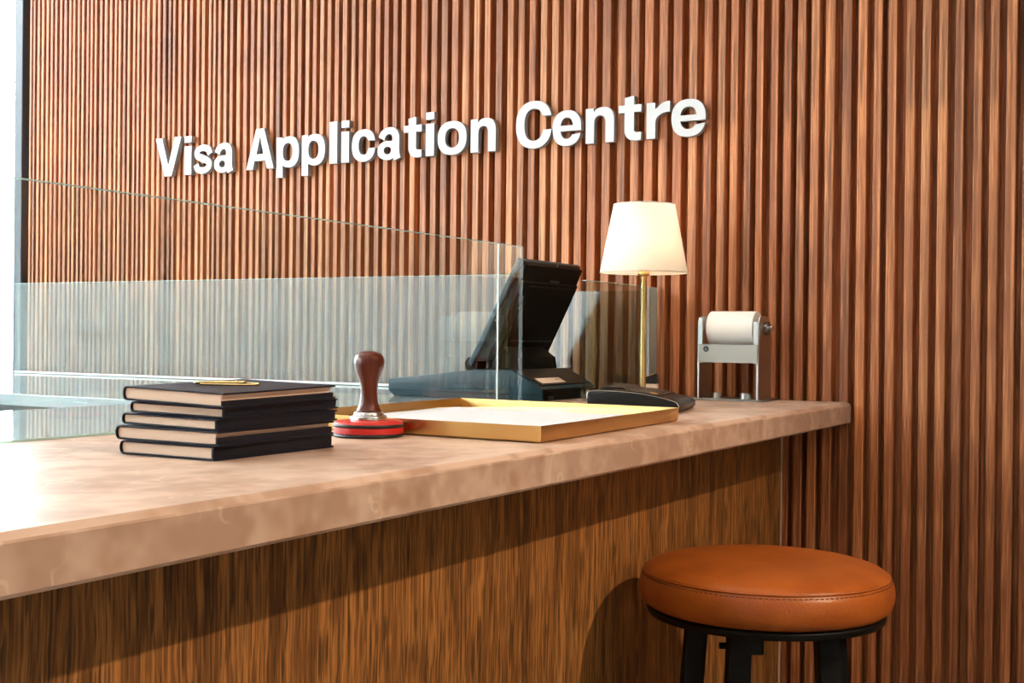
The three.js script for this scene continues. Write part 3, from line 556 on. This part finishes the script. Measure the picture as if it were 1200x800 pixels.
// ---------------------------------------------------------------- receipt roll on its stand
{
  const h = thing('roll_holder', 'brushed steel receipt roll holder standing against the slatted wall', 'roll holder', [0, H + 0.0006, 0]);
  const xl = -0.2655, xr = -0.1475;
  part('base_plate', extrude(shape([[-0.278, -0.118], [-0.270, -0.124], [-0.142, -0.124], [-0.130, -0.112], [-0.130, -0.036], [-0.140, -0.028], [-0.268, -0.028], [-0.278, -0.038]]), 0.003, 0.0006).rotateX(-Math.PI / 2), M.darkSteel, h);
  // side frames: a broad head on two narrow legs
  for (const [x, s] of [[xl, -1], [xr, 1]]) {
    const f = shape([[-0.108, 0.0], [-0.036, 0.0], [-0.036, 0.128], [-0.048, 0.150], [-0.064, 0.158], [-0.088, 0.158], [-0.104, 0.155], [-0.108, 0.145]].map(([a, b]) => [a, b + 0.003]));
    part('side_frame', extrude(f, 0.0022, 0.0003).rotateY(Math.PI / 2).translate(x - (s > 0 ? 0 : 0.0022), 0, 0), M.steel, h);
    part('frame_leg', box(s > 0 ? xr - 0.0015 : xl - 0.0015, s > 0 ? xr + 0.002 : xl + 0.002, 0.003, 0.072, 0.1085, 0.1105, 0.0006), M.aluminium, h);
    part('frame_lip', box(s > 0 ? xr - 0.008 : xl, s > 0 ? xr + 0.001 : xl + 0.008, 0.070, s > 0 ? 0.150 : 0.157, 0.1085, 0.1105, 0.0006), M.steel, h);
  }
  part('front_panel', box(xl + 0.001, xr + 0.0005, 0.0715, 0.1055, 0.1108, 0.1125, 0.0006), M.plate, h, 'brushed front plate');
  const hole = part('slot', new THREE.CylinderGeometry(0.0056, 0.0056, 0.001, 24).rotateX(Math.PI / 2).translate(xl + 0.0165, 0.0975, 0.1128), M.black, h); hole.userData.label = 'round black hole';
  part('rivet', new THREE.SphereGeometry(0.0012, 12, 8).translate(xl + 0.0165, 0.0965, 0.1133), M.steel, h);
  part('tear_edge', box(xl + 0.001, xr, 0.1055, 0.1068, 0.096, 0.1125), M.darkSteel, h);
  part('spindle', new THREE.CylinderGeometry(0.0042, 0.0042, xr - xl + 0.02, 24).rotateZ(Math.PI / 2).translate((xl + xr) / 2 + 0.006, 0.138, 0.072), M.chrome, h);
  part('knob', new THREE.CylinderGeometry(0.0125, 0.0125, 0.006, 32).rotateZ(Math.PI / 2).translate(xr + 0.0062, 0.138, 0.072), M.darkSteel, h);
  part('knob_cap', new THREE.CylinderGeometry(0.0055, 0.0065, 0.008, 24).rotateZ(Math.PI / 2).translate(xr + 0.0128, 0.138, 0.072), M.chrome, h);
  for (const [x, r] of [[-0.238, 0.008], [-0.179, 0.0125]]) part('magnet_foot', cyl(r, r, 0.010, 32).translate(x, 0.003, 0.082), M.steel, h);
  const rl = thing('paper_roll', 'fat white receipt paper roll on the steel holder', 'paper roll', [0, H + 0.1386, 0.072]);
  const ro = 0.0325, ri = 0.0075, a = -0.2535, b = -0.1605;
  part('paper', lathe([[ri, a], [ro - 0.0012, a], [ro, a + 0.0012], [ro, b - 0.0012], [ro - 0.0012, b], [ri, b]], 72).rotateZ(-Math.PI / 2), M.rollPaper, rl);
  part('core', lathe([[0.0048, a + 0.001], [ri, a - 0.001], [ri, b + 0.0012], [0.0048, b + 0.0012], [0.0048, a + 0.001]], 32).rotateZ(-Math.PI / 2), M.card, rl, 'brown cardboard core');
}

// ---------------------------------------------------------------- bar stool
{
  const c = [0.078, 0.723], seam = H - 0.196, fl = new THREE.Vector3(fwd.x, 0, fwd.z).normalize(), rt = new THREE.Vector3(-fl.z, 0, fl.x);
  const s = thing('bar_stool', 'round bar stool with tan leather seat and black metal legs', 'stool', [c[0], 0, c[1]]);
  const y0 = seam - 0.047;
  const prof = new THREE.SplineCurve([[0.150, 0], [0.160, 0.0015], [0.1675, 0.010], [0.170, 0.024], [0.1685, 0.037], [0.1635, 0.0455]].map(([r, y]) => new THREE.Vector2(r, y0 + y))).getPoints(24);
  const domeP = new THREE.SplineCurve([[0.1635, 0.0462], [0.1605, 0.0500], [0.150, 0.0555], [0.125, 0.0610], [0.085, 0.0640], [0.04, 0.0650], [0, 0.0652]].map(([r, y]) => new THREE.Vector2(r, y0 + y))).getPoints(40);
  const side = new THREE.LatheGeometry(prof, 96), dome = new THREE.LatheGeometry(domeP, 96);
  for (const g of [side, dome]) { const p = g.attributes.position, uv = g.attributes.uv; for (let i = 0; i < p.count; i++) { const a = Math.atan2(p.getX(i), p.getZ(i)); if (g === dome) uv.setXY(i, p.getX(i) * 4, p.getZ(i) * 4); else uv.setXY(i, a * 0.17 * 4, p.getY(i) * 4); } }
  const seat = part('seat_top', dome, M.leather, s);
  part('seat_side', side, M.leather, s);
  part('seam_piping', new THREE.TorusGeometry(0.1638, 0.0012, 8, 128).rotateX(Math.PI / 2).translate(0, y0 + 0.0462, 0), M.leather, s);
  const st = []; for (let k = 0; k < 150; k++) { const a = (k / 150) * 2 * Math.PI, g = new THREE.BoxGeometry(0.0042, 0.0008, 0.0009); g.rotateZ(0.0).rotateY(-a).translate(0.1662 * Math.sin(a), y0 + 0.0424, 0.1662 * Math.cos(a)); st.push(new THREE.BoxGeometry(0.0042, 0.0009, 0.001).rotateY(a).translate(0.1662 * Math.sin(a), y0 + 0.0424, 0.1662 * Math.cos(a))); }
  const stitch = part('stitching', merge(st), M.thread, s, 'dark stitched seam'); stitch.userData.kind = 'stuff';
  part('seat_ring', lathe([[0, y0 - 0.013], [0.150, y0 - 0.013], [0.158, y0 - 0.011], [0.160, y0 - 0.004], [0.158, y0 - 0.0002], [0, y0 - 0.0002]], 96), M.blackMetal, s);
  const topY = y0 - 0.013;
  const legs = [[-0.084, 0.045], [-0.050, -0.085], [0.068, -0.06], [0.102, 0.04]];
  legs.forEach(([l, d], k) => {
    const a = rt.clone().multiplyScalar(l).addScaledVector(fl, d), b = a.clone().multiplyScalar(1.55);
    const v = new THREE.Vector3(b.x - a.x, -topY, b.z - a.z), len = v.length();
    const g = new RoundedBoxGeometry(0.030, len, 0.030, 2, 0.003);
    const leg = part('leg', g, M.blackMetal, s); leg.position.set((a.x + b.x) / 2, topY / 2, (a.z + b.z) / 2);
    leg.quaternion.setFromUnitVectors(new THREE.Vector3(0, -1, 0), v.clone().normalize());
    leg.rotateY(-yaw);
    if (k === 1) {
      const br = part('bracket', new RoundedBoxGeometry(0.044, 0.024, 0.036, 2, 0.003), M.blackMetal, s); br.position.copy(a).addScaledVector(rt, 0.007).setY(topY - 0.018); br.rotation.y = -yaw;
      const bo = part('bolt', new THREE.CylinderGeometry(0.0045, 0.0045, 0.012, 6).rotateZ(Math.PI / 2), M.blackMetal, s); bo.position.copy(a).addScaledVector(rt, -0.020).setY(topY - 0.022); bo.rotation.y = -yaw;
    }
  });
  part('foot_ring', new THREE.TorusGeometry(0.140, 0.008, 10, 64).rotateX(Math.PI / 2).translate(0, 0.25, 0), M.blackMetal, s);
}

scene.traverse((o) => { if (o.isMesh) { o.castShadow = true; o.receiveShadow = true; } if (o.isSpotLight || o.isPointLight) { o.castShadow = true; o.shadow.mapSize.set(1024, 1024); } });
renderer.render(scene, camera);
